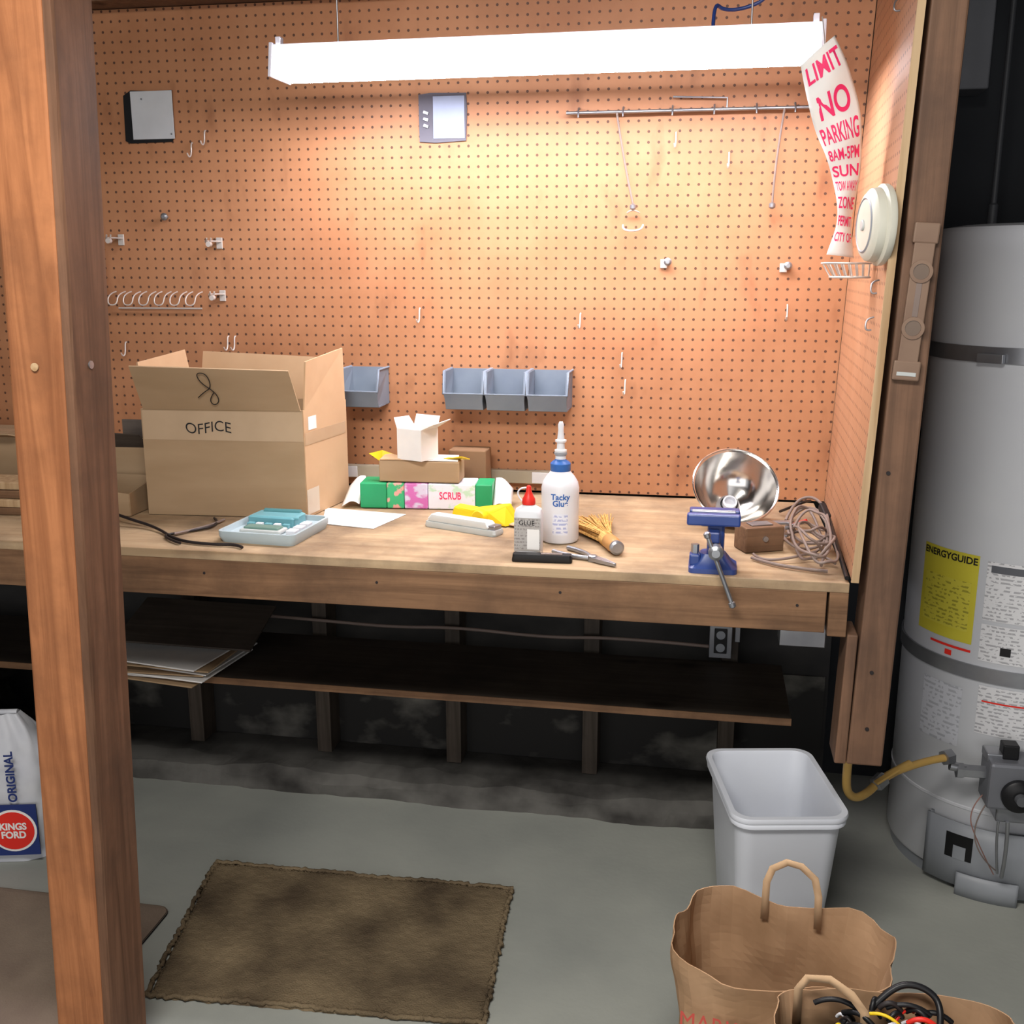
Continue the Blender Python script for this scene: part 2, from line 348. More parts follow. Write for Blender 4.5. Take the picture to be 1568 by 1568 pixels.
# ------------------------------------------------------------------ no parking sign (curled paper)
g=grp('no_parking_paper_sign')
LE=[(0,.162,1.880),(.25,.190,1.782),(.5,.226,1.700),(.7,.245,1.636),(.85,.249,1.580),(1,.232,1.522)]
RE=[(0,.222,1.932),(.15,.257,1.868),(.3,.281,1.800),(.5,.292,1.712),(.7,.287,1.636),(.85,.281,1.576),(1,.290,1.516)]
def interp(T,t):
    t=max(0,min(1,t)); k=len(T)
    for i in range(k-1):
        if t<=T[i+1][0]: break
    a,b_=T[i],T[i+1]; s=(t-a[0])/(b_[0]-a[0]); 
    p0=T[max(0,i-1)]; p3=T[min(k-1,i+2)]
    out=[]
    for c in(1,2):
        m0=(b_[c]-p0[c])/max(1e-6,(b_[0]-p0[0]))*(b_[0]-a[0]); m1=(p3[c]-a[c])/max(1e-6,(p3[0]-a[0]))*(b_[0]-a[0])
        s2=s*s;s3=s2*s
        out.append((2*s3-3*s2+1)*a[c]+(s3-2*s2+s)*m0+(-2*s3+3*s2)*b_[c]+(s3-s2)*m1)
    return out
def signpt(u,t,off=0):
    l=interp(LE,t); r=interp(RE,t)
    x=l[0]+(r[0]-l[0])*u; z=l[1]+(r[1]-l[1])*u
    y=2.255+.02*math.sin(t*math.pi)+.035*t*(u-.5)-.014*(1-(2*u-1)**2)+.004*math.sin(t*23+u*3)-off
    return Vector((x,y,z))
grid('paper',14,60,lambda u,v:signpt(u,v),WHITEP,g,solid=.0006)
tube('hang_string',[tuple(signpt(.7,0)),(.21,2.33,1.95),(.207,2.37,1.99)],.0012,WIREM,g)
rows=[('LIMIT',.075,.085),('NO',.235,.12),('PARKING',.37,.10),('8AM-5PM',.475,.065),('SUN',.565,.07),('TOW AWAY',.65,.06),('ZONE',.74,.065),('PERMIT',.83,.055),('CITY OF',.91,.05)]
for b_,t0,hh in rows:
    wid=[0.1]
    def probe(x,y): wid[0]=max(wid[0],abs(x)); return Vector((x,y,0))
    o=text('tmp',b_,1.0,PINKI,probe,None); bpy.data.objects.remove(o)
    lim=.34 if b_=='NO' else .43
    text('print_'+b_.split()[0].lower(),b_,1.0,PINKI,lambda x,y,t0=t0,hh=hh,W=wid[0],lim=lim: signpt(.5+x/W*lim,t0-y*hh*1.25,.0014),g,bold=.02)

# ------------------------------------------------------------------ pegboard fittings
g=grp('pegboard_hooks')
def twin(x,z):
    box('plate',(x,2.757,z),(.018,.004,.03),WIREM,g)
    for d in(-.006,.006): tube('prong',[(x+d,2.757,z+.004),(x+d-.02,2.72,z+.006),(x+d-.004,2.70,z+.0),(x+d,2.695,z+.012)],.0022,WIREM,g)
    lathe('knob',[(.007,0),(.007,.012)],WIREM,g,(x,2.70,z-.004),(90,0,0),12)
for x,z in((-1.31,1.56),(-1.31,1.42),(-1.60,1.57)): twin(x,z)
for x,z in((-1.46,1.63),(-.10,1.51),(.195,1.50)):
    lathe('peg_knob',[(.004,0),(.004,.012),(.010,.014),(.010,.018),(.005,.022)],STEEL,g,(x,2.76,z),(90,0,0),16)
for x,z in((-.11,1.505),(.185,1.495)): box('knob_base',(x,2.757,z),(.018,.006,.022),WIREM,g)
for x,z in((-1.37,1.80),(-1.33,1.83),(-.75,1.37),(-.21,1.26),(.20,1.385),(-.09,1.80),(.04,1.75),(-.32,1.36),(-.79,1.98),(-1.30,1.29),(-1.28,1.29),(-.20,1.19),(-1.61,1.27)):
    tube('straight_hook',[(x,2.758,z+.02),(x,2.75,z+.022),(x,2.748,z-.012),(x-.002,2.735,z-.02),(x-.003,2.73,z-.008)],.002,WIREM,g)
tube('rack_rail',[(-1.62,2.75,1.385),(-1.37,2.75,1.385)],.0025,WIREM,g,smooth=False)
for i in range(6):
    x=-1.61+i*.046
    tube('rack_loop',[(x-.014,2.75,1.43),(x-.014,2.71,1.425),(x-.014,2.70,1.395),(x+.014,2.70,1.395),(x+.014,2.71,1.425),(x+.014,2.75,1.43)],.0018,WIREM,g)
tube('long_rod',[(-.36,2.735,1.868),(.235,2.735,1.868)],.004,STEEL,g,smooth=False)
for x in(-.33,-.22,-.10,.0,.10,.19): tube('rod_clip',[(x,2.76,1.88),(x,2.73,1.885),(x,2.728,1.856)],.0022,STEEL,g)
tube('rod_upper',[(-.1,2.74,1.90),(.03,2.74,1.895),(.03,2.74,1.87)],.0025,STEEL,g,smooth=False)
tube('hanging_wire_a',[(-.235,2.73,1.865),(-.215,2.73,1.75),(-.19,2.73,1.65)],.0028,CORD,g)
tube('hanging_wire_b',[(.165,2.73,1.865),(.15,2.73,1.75),(.148,2.73,1.65)],.0028,CORD,g)
for x in(-.19,.148): lathe('ball_end',[(.003,-.008),(.008,-.004),(.008,.004),(.003,.008)],STEEL,g,(x,2.73,1.643),(0,0,0),14)
tube('wire_bracket',[(-.215,2.75,1.60),(-.215,2.72,1.585),(-.165,2.72,1.585),(-.165,2.75,1.60)],.0025,WIREM,g)
tube('wire_bracket',[(-.205,2.75,1.63),(-.19,2.72,1.64),(-.175,2.75,1.63)],.002,WIREM,g)
for y,z in((2.25,1.98),(2.10,2.0),(2.12,1.46),(2.14,1.39)):
    x=sx(z,y)-.001
    tube('side_hook',[(x,y,z+.014),(x-.012,y,z+.012),(x-.016,y-.005,z-.004),(x-.012,y-.006,z-.012),(x-.004,y-.006,z-.010)],.0018,STEEL,g)

g=grp('electrical_box',(-1.487,2.757,1.888))
mk('hole_shade_plate',[(-.075,-.0,-.06),(-.06,0,-.066),(.06,0,-.064),(.068,0,-.05),(.068,0,.066),(.03,0,.064),(-.05,0,.068),(-.072,0,.055)],[tuple(range(8))],BLACK,g,solid=.004)  # flat black plate on the pegboard, painted as the dark of a recess
box('cover_plate',(.010,-.004,.004),(.120,.003,.122),mat('primer_grey',srgb(196,198,202),.5),g,bev=.001)
for a,b_ in((-.03,.045),(.05,-.045)): lathe('screw',[(.0025,0),(.0025,.001)],STEEL,g,(.012+a,-.0055,b_),(90,0,0),10)
g=grp('electrical_box',(-.68,2.757,1.868))
mk('hole_shade_plate',[(-.062,0,-.058),(-.02,0,-.061),(.06,0,-.057),(.063,0,.02),(.061,0,.058),(-.03,0,.06),(-.063,0,.056)],[tuple(range(7))],mat('shadow_grey',srgb(104,102,112),.7),g,solid=.004)  # flat grey plate, shade of the hole around the box put into its colour
box('inner_box',(.016,-.003,0),(.082,.002,.102),mat('blue_grey_paint',srgb(168,180,206),.5),g,bev=.0005)
for i in range(3): box('wire_clamp',(-.044,-.004,.012-i*.016),(.014,.004,.008),STEEL,g,(0,20,0),bev=.001)

def bin_(x,w=.106,par=None,z=1.135,h=.098):
    y0,y1=2.655,2.7595
    a=w/2; t=.003
    for s in(-1,1):
        X=x+s*(a-t)
        mk('bin_side',[(X,y1,z),(X-s*.006,y0+.018,z),(X,y0,z+h*.42),(X,y0+.012,z+h),(X,y1,z+h)],[(0,1,2,3,4)],BINM,par,solid=.005)
    quad('bin_bottom',[(x-a+t,y0+.018,z),(x+a-t,y0+.018,z),(x+a-t,y1,z),(x-a+t,y1,z)],BINM,par,.004)
    quad('bin_back',[(x-a+t,y1-.003,z),(x+a-t,y1-.003,z),(x+a-t,y1-.003,z+h),(x-a+t,y1-.003,z+h)],BINM,par,.004)
    quad('bin_front',[(x-a+t,y0+.018,z),(x+a-t,y0+.018,z),(x+a-t,y0,z+h*.42),(x-a+t,y0,z+h*.42)],BINM,par,.004)
    tube('bin_rim',[(x-a,y1,z+h),(x-a,y0+.012,z+h),(x-a,y0,z+h*.42),(x+a,y0,z+h*.42),(x+a,y0+.012,z+h),(x+a,y1,z+h)],.0032,BINM,par,smooth=False)
g=grp('parts_bins')
for x in(-.612,-.502,-.392): bin_(x,par=g)
g=grp('parts_bins'); bin_(-.895,par=g)
tube('pen',[(-.935,2.70,1.15),(-.86,2.69,1.17)],.004,GREEN,g,smooth=False)

g=grp('surface_raceway')
box('raceway',(-.69,2.748,.945),(.60,.02,.035),mat('beige_metal',srgb(176,166,146),.5),g)
for x in(-.955,-.42): box('outlet_plate',(x,2.735,.945),(.045,.006,.03),WHITEPL,g)

g=grp('smoke_detector',(.314,2.062,1.572),rot=(0,rad(-90),rad(8)))
lathe('base',[(.070,0),(.072,.004),(.072,.012),(.066,.016)],DETM,g,seg=56)
lathe('body',[(.064,.014),(.066,.018),(.064,.03),(.056,.037),(.04,.040),(.02,.0405)],DETM,g,seg=56)
lathe('vent_ring',[(.050,.0385),(.047,.0405),(.044,.0385)],HGREY,g,seg=48,cap=False)
lathe('test_button',[(.010,.040),(.010,.043),(.008,.044)],GREYPL,g,seg=20)

g=grp('wire_basket')
for z,k in((1.505,1),(1.478,.8)):
    tube('ring',[(.312,2.27,z),(.312-.085*k,2.27,z),(.312-.085*k,2.19,z),(.312,2.19,z)],.0022,WIREM,g,cyc=True,smooth=False)
for i in range(7):
    x=.31-i*.0135
    tube('rib',[(x,2.19,1.505),(x*.8+.31*.2,2.195,1.478),(x*.8+.31*.2,2.265,1.478),(x,2.27,1.505)],.0016,WIREM,g,smooth=False)

LEV=mat('level_painted',srgb(136,112,94),.5,c2=srgb(122,98,82))
g=grp('spirit_level',(.372,2.0285,1.435),rot=(0,rad(3.4),0))
box('body',(0,0,0),(.036,.010,.27),LEV,g,bev=.002)
box('head',(-.0,0,-.122),(.048,.013,.036),LEV,g,bev=.003)
box('head_top',(-.0,0,.122),(.044,.013,.036),LEV,g,bev=.003)
for z in(.055,-.045):
    lathe('vial_ring',[(.020,0),(.020,.003),(.014,.003),(.014,0)],LEV,g,(0,-.005,z),(90,0,0),28,cap=False)
    lathe('vial',[(.014,0),(.014,.001)],mat('vial_clear',srgb(110,92,78),.2),g,(0,-.005,z),(90,0,0),24)
box('slot',(0,-.0054,.005),(.010,.001,.06),CORD,g)
box('foot_slot',(0,-.0068,-.128),(.034,.001,.007),GREYPL,g)

# ------------------------------------------------------------------ big cardboard box
g=grp('cardboard_box',(-1.135,2.345,.9),4.5)
W2=.199; D=.225; H=.264; th=.004
SK=.2
def sk(p): return [(x+SK*max(0,min(y,D+.02)),y,z) for x,y,z in p]
def cq(n,p,m=CARD,t=th): return quad(n,sk(p),m,g,t)
cq('front',[(-W2-.003,0,0.002),(W2,0,0.002),(W2,0,H),(-W2-.003,0,H)])
cq('back',[(-W2,D,0.002),(W2,D,0.002),(W2,D,H),(-W2,D,H)])
cq('left_side',[(-W2,0,0.002),(-W2,D,0.002),(-W2,D,H),(-W2,0,H)])
cq('right_side',[(W2,0,0.002),(W2,D,0.002),(W2,D,H),(W2,0,H)],CARDD)
cq('bottom',[(-W2,0,.003),(W2,0,.003),(W2,D,.003),(-W2,D,.003)])
cq('flap_front',[(-W2+.004,-.002,H),(W2-.004,-.002,H),(W2-.012,-.056,H+.100),(-W2+.004,-.060,H+.108)])
cq('flap_right',[(W2,.006,H),(W2,D-.004,H),(W2-.002,D-.004,H+.132),(W2+.006,.01,H+.115)],CARDD)
cq('flap_back',[(-W2+.01,D,H),(W2-.004,D,H),(W2-.02,D+.012,H+.105),(-W2+.02,D+.012,H+.120)],CARDD)
cq('flap_left',[(-W2,.006,H),(-W2,D-.004,H),(-W2-.018,D-.01,H+.125),(-W2-.012,.012,H+.11)],CARDD)
quad('tape_band',[(-W2,-.0026,H-.075),(W2,-.0026,H-.075),(W2,-.0026,H-.004),(-W2,-.0026,H-.004)],TAPE,g,.0005)
def rs(y0,y1,z0,z1): return [(W2+.0028+SK*y0,y0,z0),(W2+.0028+SK*y1,y1,z0),(W2+.0028+SK*y1,y1,z1),(W2+.0028+SK*y0,y0,z1)]
quad('tape_side',rs(.0,.06,.008,.07),mat('clear_label',srgb(206,190,170),.3),g,.0006)
quad('sticker_side',rs(.02,.06,H-.05,H-.018),WHITEP,g,.0006)
quad('tape_side_band',rs(.002,D-.01,H-.085,H-.055),TAPE,g,.0006)
def onfront(cx,cz): return lambda x,y:Vector((cx+x,-.0034,cz+y+.004*math.sin(x*60)))
text('handwriting','OFFICE',.036,INK,onfront(-.035,H-.045),g)
def fl(a,b_): # point on the outside of the front flap
    return (a,-.006-.056*b_-.0035,H+.104*b_)
tube('scribble',[fl(-.045,.30),fl(-.03,.42),fl(-.005,.55),fl(-.008,.88),fl(-.035,.90),fl(-.03,.66),fl(.0,.44),fl(.006,.22),fl(-.012,.10),fl(-.02,.26),fl(-.004,.42)],.0011,INK,g)

g=grp('open_carton',(-1.46,2.54,.9),3)
for n,p in(('front',[(-.09,-.07,0),(.055,-.07,0),(.055,-.07,.14),(-.09,-.07,.14)]),('back',[(-.09,.07,0),(.055,.07,0),(.055,.07,.14),(-.09,.07,.14)]),
           ('side_l',[(-.09,-.07,0),(-.09,.07,0),(-.09,.07,.14),(-.09,-.07,.14)]),('side_r',[(.055,-.07,0),(.055,.07,0),(.055,.07,.14),(.055,-.07,.14)])):
    quad(n,[(a,b_,c+.002) for a,b_,c in p],CARD,g,.003)
quad('bottom',[(-.09,-.07,.004),(.055,-.07,.004),(.055,.07,.004),(-.09,.07,.004)],CARD,g,.003)
quad('flap',[(-.09,-.07,.142),(.055,-.07,.142),(.04,-.10,.18),(-.10,-.10,.185)],SHELF,g,.003)
quad('flap_b',[(-.09,.07,.142),(.055,.07,.142),(.05,.09,.19),(-.10,.09,.19)],SHELF,g,.003)
g=grp('cardboard_tray',(-1.44,2.37,.9),0)
for n,p in(('front',[(-.12,-.07,0),(.07,-.07,0),(.07,-.07,.055),(-.12,-.07,.075)]),('back',[(-.12,.07,0),(.07,.07,0),(.07,.07,.075),(-.12,.07,.075)]),
           ('side_r',[(.07,-.07,0),(.07,.07,0),(.07,.07,.075),(.07,-.07,.055)]),('side_l',[(-.12,-.07,0),(-.12,.07,0),(-.12,.07,.075),(-.12,-.07,.075)]),('base',[(-.12,-.07,.003),(.07,-.07,.003),(.07,.07,.003),(-.12,.07,.003)])):
    quad(n,[(a,b_,c+.002) for a,b_,c in p],CARD,g,.003)
g=grp('stacked_lumber_offcuts',(-1.80,2.33,.9),2)
for i in range(4): box(f'offcut_{i}',(random.uniform(-.02,.02),0,.010+i*.019),(.34,.16-.02*i,.018),PLYE if i%2 else FIRX,g,(0,0,random.uniform(-4,4)))
g=grp('shipping_carton',(-1.97,2.62,.9),0)
box('body',(0,0,.075),(.34,.2,.15),CARD,g,bev=.004)
box('tape',(0,0,.1505),(.345,.05,.001),TAPE,g,bev=0)
quad('flap',[(-.17,-.10,.15),(.17,-.10,.15),(.165,-.15,.165),(-.165,-.15,.165)],CARD,g,.003)

# ------------------------------------------------------------------ bench clutter
TEAL=mat('teal_plastic',srgb(112,166,174),.35,c2=srgb(96,150,160)); PALE=mat('pale_blue_plastic',srgb(176,192,198),.35)
g=grp('drill_bit_case',(-.952,2.20,.9),-4)
rstack('tray',[(.088,.092,.014,0),(.094,.098,.016,.014),(.094,.098,.016,.026),(.088,.092,.014,.026),(.086,.09,.012,.014)],PALE,g)
rstack('lid_window',[(.058,.034,.006,.0),(.058,.034,.006,.019),(.054,.030,.005,.022)],TEAL,g,loc=(-.018,.048,.0142))
box('display',(-.008,-.040,.023),(.085,.030,.012),mat('lcd_green',srgb(110,140,130),.25),g,bev=.003)
box('bezel',(-.008,-.040,.019),(.10,.045,.010),GREYPL,g,bev=.004)
for i in range(5): box(f'key_{i}',(-.06+i*.022,.0,.021),(.016,.012,.009),WHITEPL if i%2 else TEAL,g)
for i in range(3): box(f'side_key_{i}',(.068,-.05+i*.035,.022),(.022,.024,.010),WHITEPL,g)
tube('stylus',[(-.07,.02,.034),(.05,.022,.034)],.0035,TEAL,g,smooth=False)
tube('roll_tube',[(-.06,.07,.034),(.03,.075,.034)],.009,mat('teal_dark',srgb(80,130,134),.3),g,smooth=False)

quad('paper_sheet',[(-.93,2.47,.9018),(-.71,2.44,.9012),(-.745,2.285,.9012),(-.88,2.31,.9018)],WHITEP,None,.0008)

g=grp('printed_carton',(-.68,2.545,.9),6)
def seg(n,x0,x1,m): box(n,((x0+x1)/2,0,.0345),(x1-x0,.085,.065),m,g,bev=.003)
seg('green_end',-.168,-.10,GREEN); seg('green_mid',-.0995,-.055,mat('green_pattern',srgb(60,175,116),.4,c2=srgb(225,160,150),scale=(40,40,40),contrast=(.5,.56)))
seg('magenta',-.0545,.005,MAG); seg('pale',.0055,.125,LILAC); seg('green_tip',.1255,.168,GREEN)
text('label_text','SCRUB',.026,PINKI,lambda x,y:Vector((.062+x*.7,-.0440,.036+y)),g,bold=.0004)
def flapc(s):
    return lambda u,v:Vector((s*(.17+.045*u),-.045+.09*v,.012+.055*v*(1-u*.4)+.008*math.sin(u*4)))
grid('torn_wrap_l',6,6,flapc(-1),WHITEP,g,solid=.001); grid('torn_wrap_r',6,6,flapc(1),WHITEP,g,solid=.001)

g=grp('flat_carton',(-.695,2.545,.9685),3)
box('body',(0,0,.028),(.205,.08,.054),CARD,g,bev=.003)
quad('yellow_tab_l',[(-.10,-.02,.046),(-.13,-.03,.070),(-.10,-.01,.076),(-.05,0,.057)],YEL,g,.002)
quad('yellow_tab_r',[(.06,-.02,.059),(.11,-.04,.069),(.125,-.01,.058),(.07,.01,.058)],YEL,g,.002)
quad('flap_top',[(-.10,-.04,.057),(.0,-.04,.057),(-.02,-.04,.060),(-.09,.0,.068)],CARDD,g,.002)
quad('white_flap',[(.01,-.039,.057),(.10,-.039,.057),(.09,.03,.059),(.01,.03,.060)],WHITEP,g,.002)
g=grp('small_white_box',(-.70,2.525,1.0265),-22)
for n,p in(('f',[(-.037,-.035,0),(.037,-.035,0),(.037,-.035,.078),(-.037,-.035,.078)]),('b',[(-.037,.035,0),(.037,.035,0),(.037,.035,.078),(-.037,.035,.078)]),
 ('l',[(-.037,-.035,0),(-.037,.035,0),(-.037,.035,.078),(-.037,-.035,.078)]),('r',[(.037,-.035,0),(.037,.035,0),(.037,.035,.078),(.037,-.035,.078)]),
 ('lid',[(-.037,.035,.078),(.037,.035,.078),(.038,.045,.105),(-.036,.045,.105)]),('lid_side',[(.037,-.035,.078),(.037,.035,.078),(.077,.035,.101),(.074,-.03,.095)]),
 ('lid_left',[(-.037,-.035,.078),(-.037,.035,.078),(-.05,.03,.101),(-.05,-.03,.103)])): quad('panel_'+n,[(a,b_,c+.001) for a,b_,c in p],WHITEP,g,.0015)
quad('floor_panel',[(-.037,-.035,.002),(.037,-.035,.002),(.037,.035,.002),(-.037,.035,.002)],WHITEP,g,.0015)
box('small_kraft_carton',(-.60,2.68,.965),(.10,.07,.13),mat('aged_kraft',srgb(136,104,76),.8),bev=.003)

g=grp('tape_gun_handle',(-.535,2.315,.9),-22)
rstack('base',[(.098,.020,.008,0),(.100,.022,.009,.005),(.098,.020,.008,.014)],GREYPL,g)
rstack('arm',[(.085,.016,.006,.0145),(.088,.018,.007,.020),(.080,.015,.006,.030)],mat('off_white_plastic',srgb(206,208,206),.4),g,loc=(-.006,0,0))
box('blade_slot',(.085,0,.018),(.022,.030,.012),STEEL,g,bev=.002)
g=grp('yellow_scraper',(-.50,2.405,.9),-16)
mk('body',[(-.085,-.02,.012),(-.03,-.03,.002),(.07,-.035,.002),(.085,.0,.002),(.08,.03,.002),(-.03,.03,.002),(-.085,.02,.014),
 (-.08,-.016,.034),(-.03,-.022,.026),(.02,-.026,.030),(.06,-.012,.050),(.06,.014,.050),(-.03,.022,.026),(-.08,.016,.036)],
 [(0,1,8,7),(1,2,9,8),(2,3,10,9),(3,4,11,10),(4,5,12,11),(5,6,13,12),(6,0,7,13),(7,8,9,10,11,12,13),(0,6,5,4,3,2,1)],YEL,g,bev=.004)
lathe('wheel',[(.016,-.012),(.018,-.008),(.018,.008),(.016,.012)],YEL,g,(.0,-.032,.0185),(90,0,0),24)
box('blade',(.09,0,.006),(.03,.06,.003),CARDD,g,(0,6,0))

g=grp('school_glue_bottle',(-.352,2.135,.9),0)
rstack('bottle',[(.028,.017,.012,0),(.030,.019,.014,.004),(.030,.019,.014,.090),(.027,.017,.014,.100),(.014,.012,.0115,.108),(.012,.012,.0115,.110)],WHITEPL,g)
mk('label',[(-.028,-.0196,.012),(.028,-.0196,.012),(.028,-.0196,.084),(-.028,-.0196,.084)],[(0,1,2,3)],textlines('glue_label',srgb(166,162,158),srgb(90,80,80),.007,ws=300),g)
quad('label_panel',[(.0,-.0200,.016),(.026,-.0200,.016),(.026,-.0200,.060),(.0,-.0200,.060)],WHITEP,g,.0004)
text('label_print','GLUE',.014,INK,lambda x,y:Vector((-.001+x,-.0206,.073+y)),g)
lathe('cap',[(.014,.110),(.0145,.114),(.0135,.122),(.010,.128),(.006,.138),(.005,.148),(.003,.150)],RED,g,seg=24)
tube('cap_tether',[(-.012,0,.114),(-.022,.0,.124),(-.024,0,.137),(-.014,0,.145),(-.003,0,.145)],.0018,WHITEPL,g)

BLUEC=mat('blue_collar',srgb(52,100,170),.35)
g=grp('wood_glue_bottle',(-.302,2.262,.9),0)
lathe('body',[(.036,0),(.0405,.003),(.042,.01),(.0415,.060),(.042,.110),(.042,.122),(.039,.135),(.031,.148),(.024,.156),(.022,.160)],WHITEPL,g,seg=48)
lathe('collar',[(.021,.158),(.0225,.160),(.0225,.176),(.019,.180),(.013,.184),(.012,.186)],BLUEC,g,seg=32)
lathe('nozzle',[(.012,.186),(.0115,.200),(.0135,.202),(.0135,.206),(.009,.208),(.0085,.222),(.0125,.224),(.0125,.228),(.008,.230),(.006,.250),(.0065,.262),(.004,.268)],WHITEPL,g,seg=28)
lathe('grey_insert',[(.0095,.190),(.0142,.196),(.0142,.200),(.0095,.202)],HGREY,g,seg=28)
def cyl(cx,cz,r,a0=0): return lambda x,y:Vector((r*math.sin((cx+x)/r+a0),-r*math.cos((cx+x)/r+a0),cz+y))
text('brand_print','Tacky\nGlue',.018,BLUEC,cyl(0,.100,.0428,rad(8)),g,bold=.0005,line=.8)
grid('print_block',14,3,lambda u,v:cyl(0,0,.0426,rad(8))((u-.5)*.034,.022+v*.048),textlines('bottle_print',srgb(218,222,232),srgb(60,90,180),.009,ws=120,dens=.48),g)

g=grp('carpenter_pencil_case',(-.315,2.085,.9),3)
rstack('body',[(.062,.012,.005,0),(.063,.013,.006,.003),(.061,.011,.005,.016)],BLACK,g)
box('clip',(.02,-.0005,.0165),(.045,.008,.003),CORD,g,bev=.001)

STRAW=mat('straw',srgb(224,184,112),.7,c2=srgb(176,124,62),scale=(160,160,8)); 
g=grp('whisk_brush',(-.218,2.29,.9),0)
ax=Vector((.36,-.93,0)).normalized(); sd=Vector((ax.y,-ax.x,0))*-1
def wp(a,b,c): return ax*a+sd*b+Vector((0,0,c))
for i in range(150):
    b0=random.uniform(-1,1); b1=b0+random.uniform(-.12,.12); h=random.uniform(0,1)
    tube('straw',[wp(.055,b0*.014,.006+h*.024),wp(-.02,b0*.032,.006+h*.024),wp(-.12-random.uniform(0,.02),b1*.066,.003+h*.022)],.0013,STRAW,g,res=0)
za=math.degrees(math.atan2(ax.y,ax.x))
lathe('binding',[(.015,.0),(.0165,.006),(.0165,.03),(.014,.036)],STRAW,g,loc=wp(.05,0,.017),rot=(0,90,za),seg=20)
lathe('handle',[(.014,.0),(.0165,.02),(.017,.045),(.015,.062),(.012,.066)],mat('tan_wood',srgb(190,140,84),.5),g,loc=wp(.075,0,.018),rot=(0,90,za),seg=22)
lathe('end_cap',[(.0155,0),(.0155,.008),(.011,.011)],STEEL,g,loc=wp(.14,0,.018),rot=(0,90,za),seg=22)

g=grp('pliers',(-.212,2.105,.9),-38)
for s in(-1,1):
    tube('handle',[(-.095,s*.022,.006),(-.055,s*.024,.006),(-.015,s*.010,.006),(.005,-s*.002,.006)],.0052,STEEL,g)
    mk('jaw',[(.0,s*.000,.002),(.0,s*.010,.002),(.03,s*.009,.002),(.065,s*.003,.002),(.065,s*.0005,.002),(.0,s*.000,.011),(.0,s*.010,.011),(.03,s*.009,.011),(.065,s*.003,.009),(.065,s*.0005,.009)],
     [(0,1,2,3,4),(5,9,8,7,6),(0,5,6,1),(1,6,7,2),(2,7,8,3),(3,8,9,4),(4,9,5,0)],STEEL,g,bev=.001)
lathe('pivot',[(.010,0),(.010,.012),(.007,.014)],STEEL,g,seg=20)

g=grp('black_cable')
tube('cord_a',[(-1.40,2.24,.93),(-1.33,2.21,.92),(-1.24,2.19,.906),(-1.14,2.09,.905),(-1.05,2.07,.905),(-.99,2.08,.906),(-.97,2.06,.905)],.0035,CORDD,g)
tube('cord_b',[(-1.15,2.30,.906),(-1.10,2.24,.906),(-1.16,2.16,.905),(-1.20,2.12,.905),(-1.12,2.07,.905)],.003,CORDD,g)
tube('cord_c',[(-1.12,2.29,.906),(-1.12,2.22,.907),(-1.17,2.14,.906)],.003,CORD,g)

# ------------------------------------------------------------------ bench vise
g=grp('bench_vise',(.034,2.092,.9),0)
rstack('base',[(.048,.040,.012,0),(.048,.040,.012,.010),(.036,.030,.012,.020),(.024,.022,.012,.036)],BLUE,g)
box('foot_l',(-.036,-.014,.024),(.022,.03,.024),BLUE,g,bev=.004)
box('neck',(.004,0,.062),(.034,.042,.075),BLUE,g,bev=.006,top=(1.0,1.1))
box('slide_bar',(.0,-.012,.078),(.022,.085,.022),BLUE,g,bev=.003)
mk('jaw_rear',[(-.05,-.002,.100),(.05,-.002,.100),(.024,-.002,.088),(-.024,-.002,.088),(-.05,-.002,.122),(.05,-.002,.122)]+[(-.05,.03,.100),(.05,.03,.100),(.024,.03,.088),(-.024,.03,.088),(-.05,.03,.122),(.05,.03,.122)],
   [(0,3,2,1,5,4),(6,10,11,7,8,9),(0,6,9,3),(3,9,8,2),(2,8,7,1),(1,7,11,5),(5,11,10,4),(4,10,6,0)],BLUE,g,bev=.003)
box('jaw_front',(-.002,-.030,.110),(.105,.02,.024),BLUE,g,bev=.004)
box('jaw_plate',(-.002,-.017,.114),(.085,.004,.02),STEEL,g,bev=.001)
box('jaw_plate_b',(-.002,-.006,.114),(.085,.004,.02),STEEL,g,bev=.001)
lathe('screw',[(.010,0),(.010,.05)],STEEL,g,(.004,-.03,.058),(90,0,0),20)
lathe('screw_head',[(.008,-.014),(.0145,-.010),(.0145,.010),(.008,.014)],STEEL,g,(.004,-.085,.058),(90,0,0),20)
tube('handle_bar',[(-.014,-.087,.092),(.040,-.087,-.046)],.0045,STEEL,g,smooth=False)
for p in((-.014,-.087,.092),(.040,-.087,-.046)): lathe('handle_knob',[(.003,-.007),(.007,-.004),(.007,.004),(.003,.007)],STEEL,g,p,(0,-20,0),14)
lathe('swivel_bolt',[(.008,0),(.008,.02)],STEEL,g,(-.036,-.012,.034),(0,0,0),6,smooth=False)

# ------------------------------------------------------------------ clamp lamp
g=grp('clamp_lamp',(.085,2.47,.995),rot=(rad(48),0,rad(10)))
prof=[(.020,-.085),(.024,-.082),(.045,-.074),(.066,-.058),(.082,-.036),(.092,-.012),(.096,.0),(.100,.002),(.1005,.005)]
lathe('reflector',prof,CHROME,g,seg=64,cap=False,solid=.0012)
lathe('rim',[(.0995,.002),(.102,.004),(.102,.007),(.0995,.008)],CHROME,g,seg=64,cap=False)
lathe('socket_mouth',[(.017,-.086),(.017,-.072),(.013,-.070),(.013,-.084)],WHITEPL,g,seg=32)
lathe('socket',[(.019,-.115),(.021,-.11),(.021,-.09),(.025,-.086)],BLACK,g,seg=28)
g2=grp('spring_clamp',(.160,2.375,.9),-28)
box('jaw_low',(0,0,.012),(.10,.028,.006),STEEL,g2,bev=.002); box('jaw_up',(0.004,0,.034),(.10,.028,.006),STEEL,g2,(0,-10,0),bev=.002)
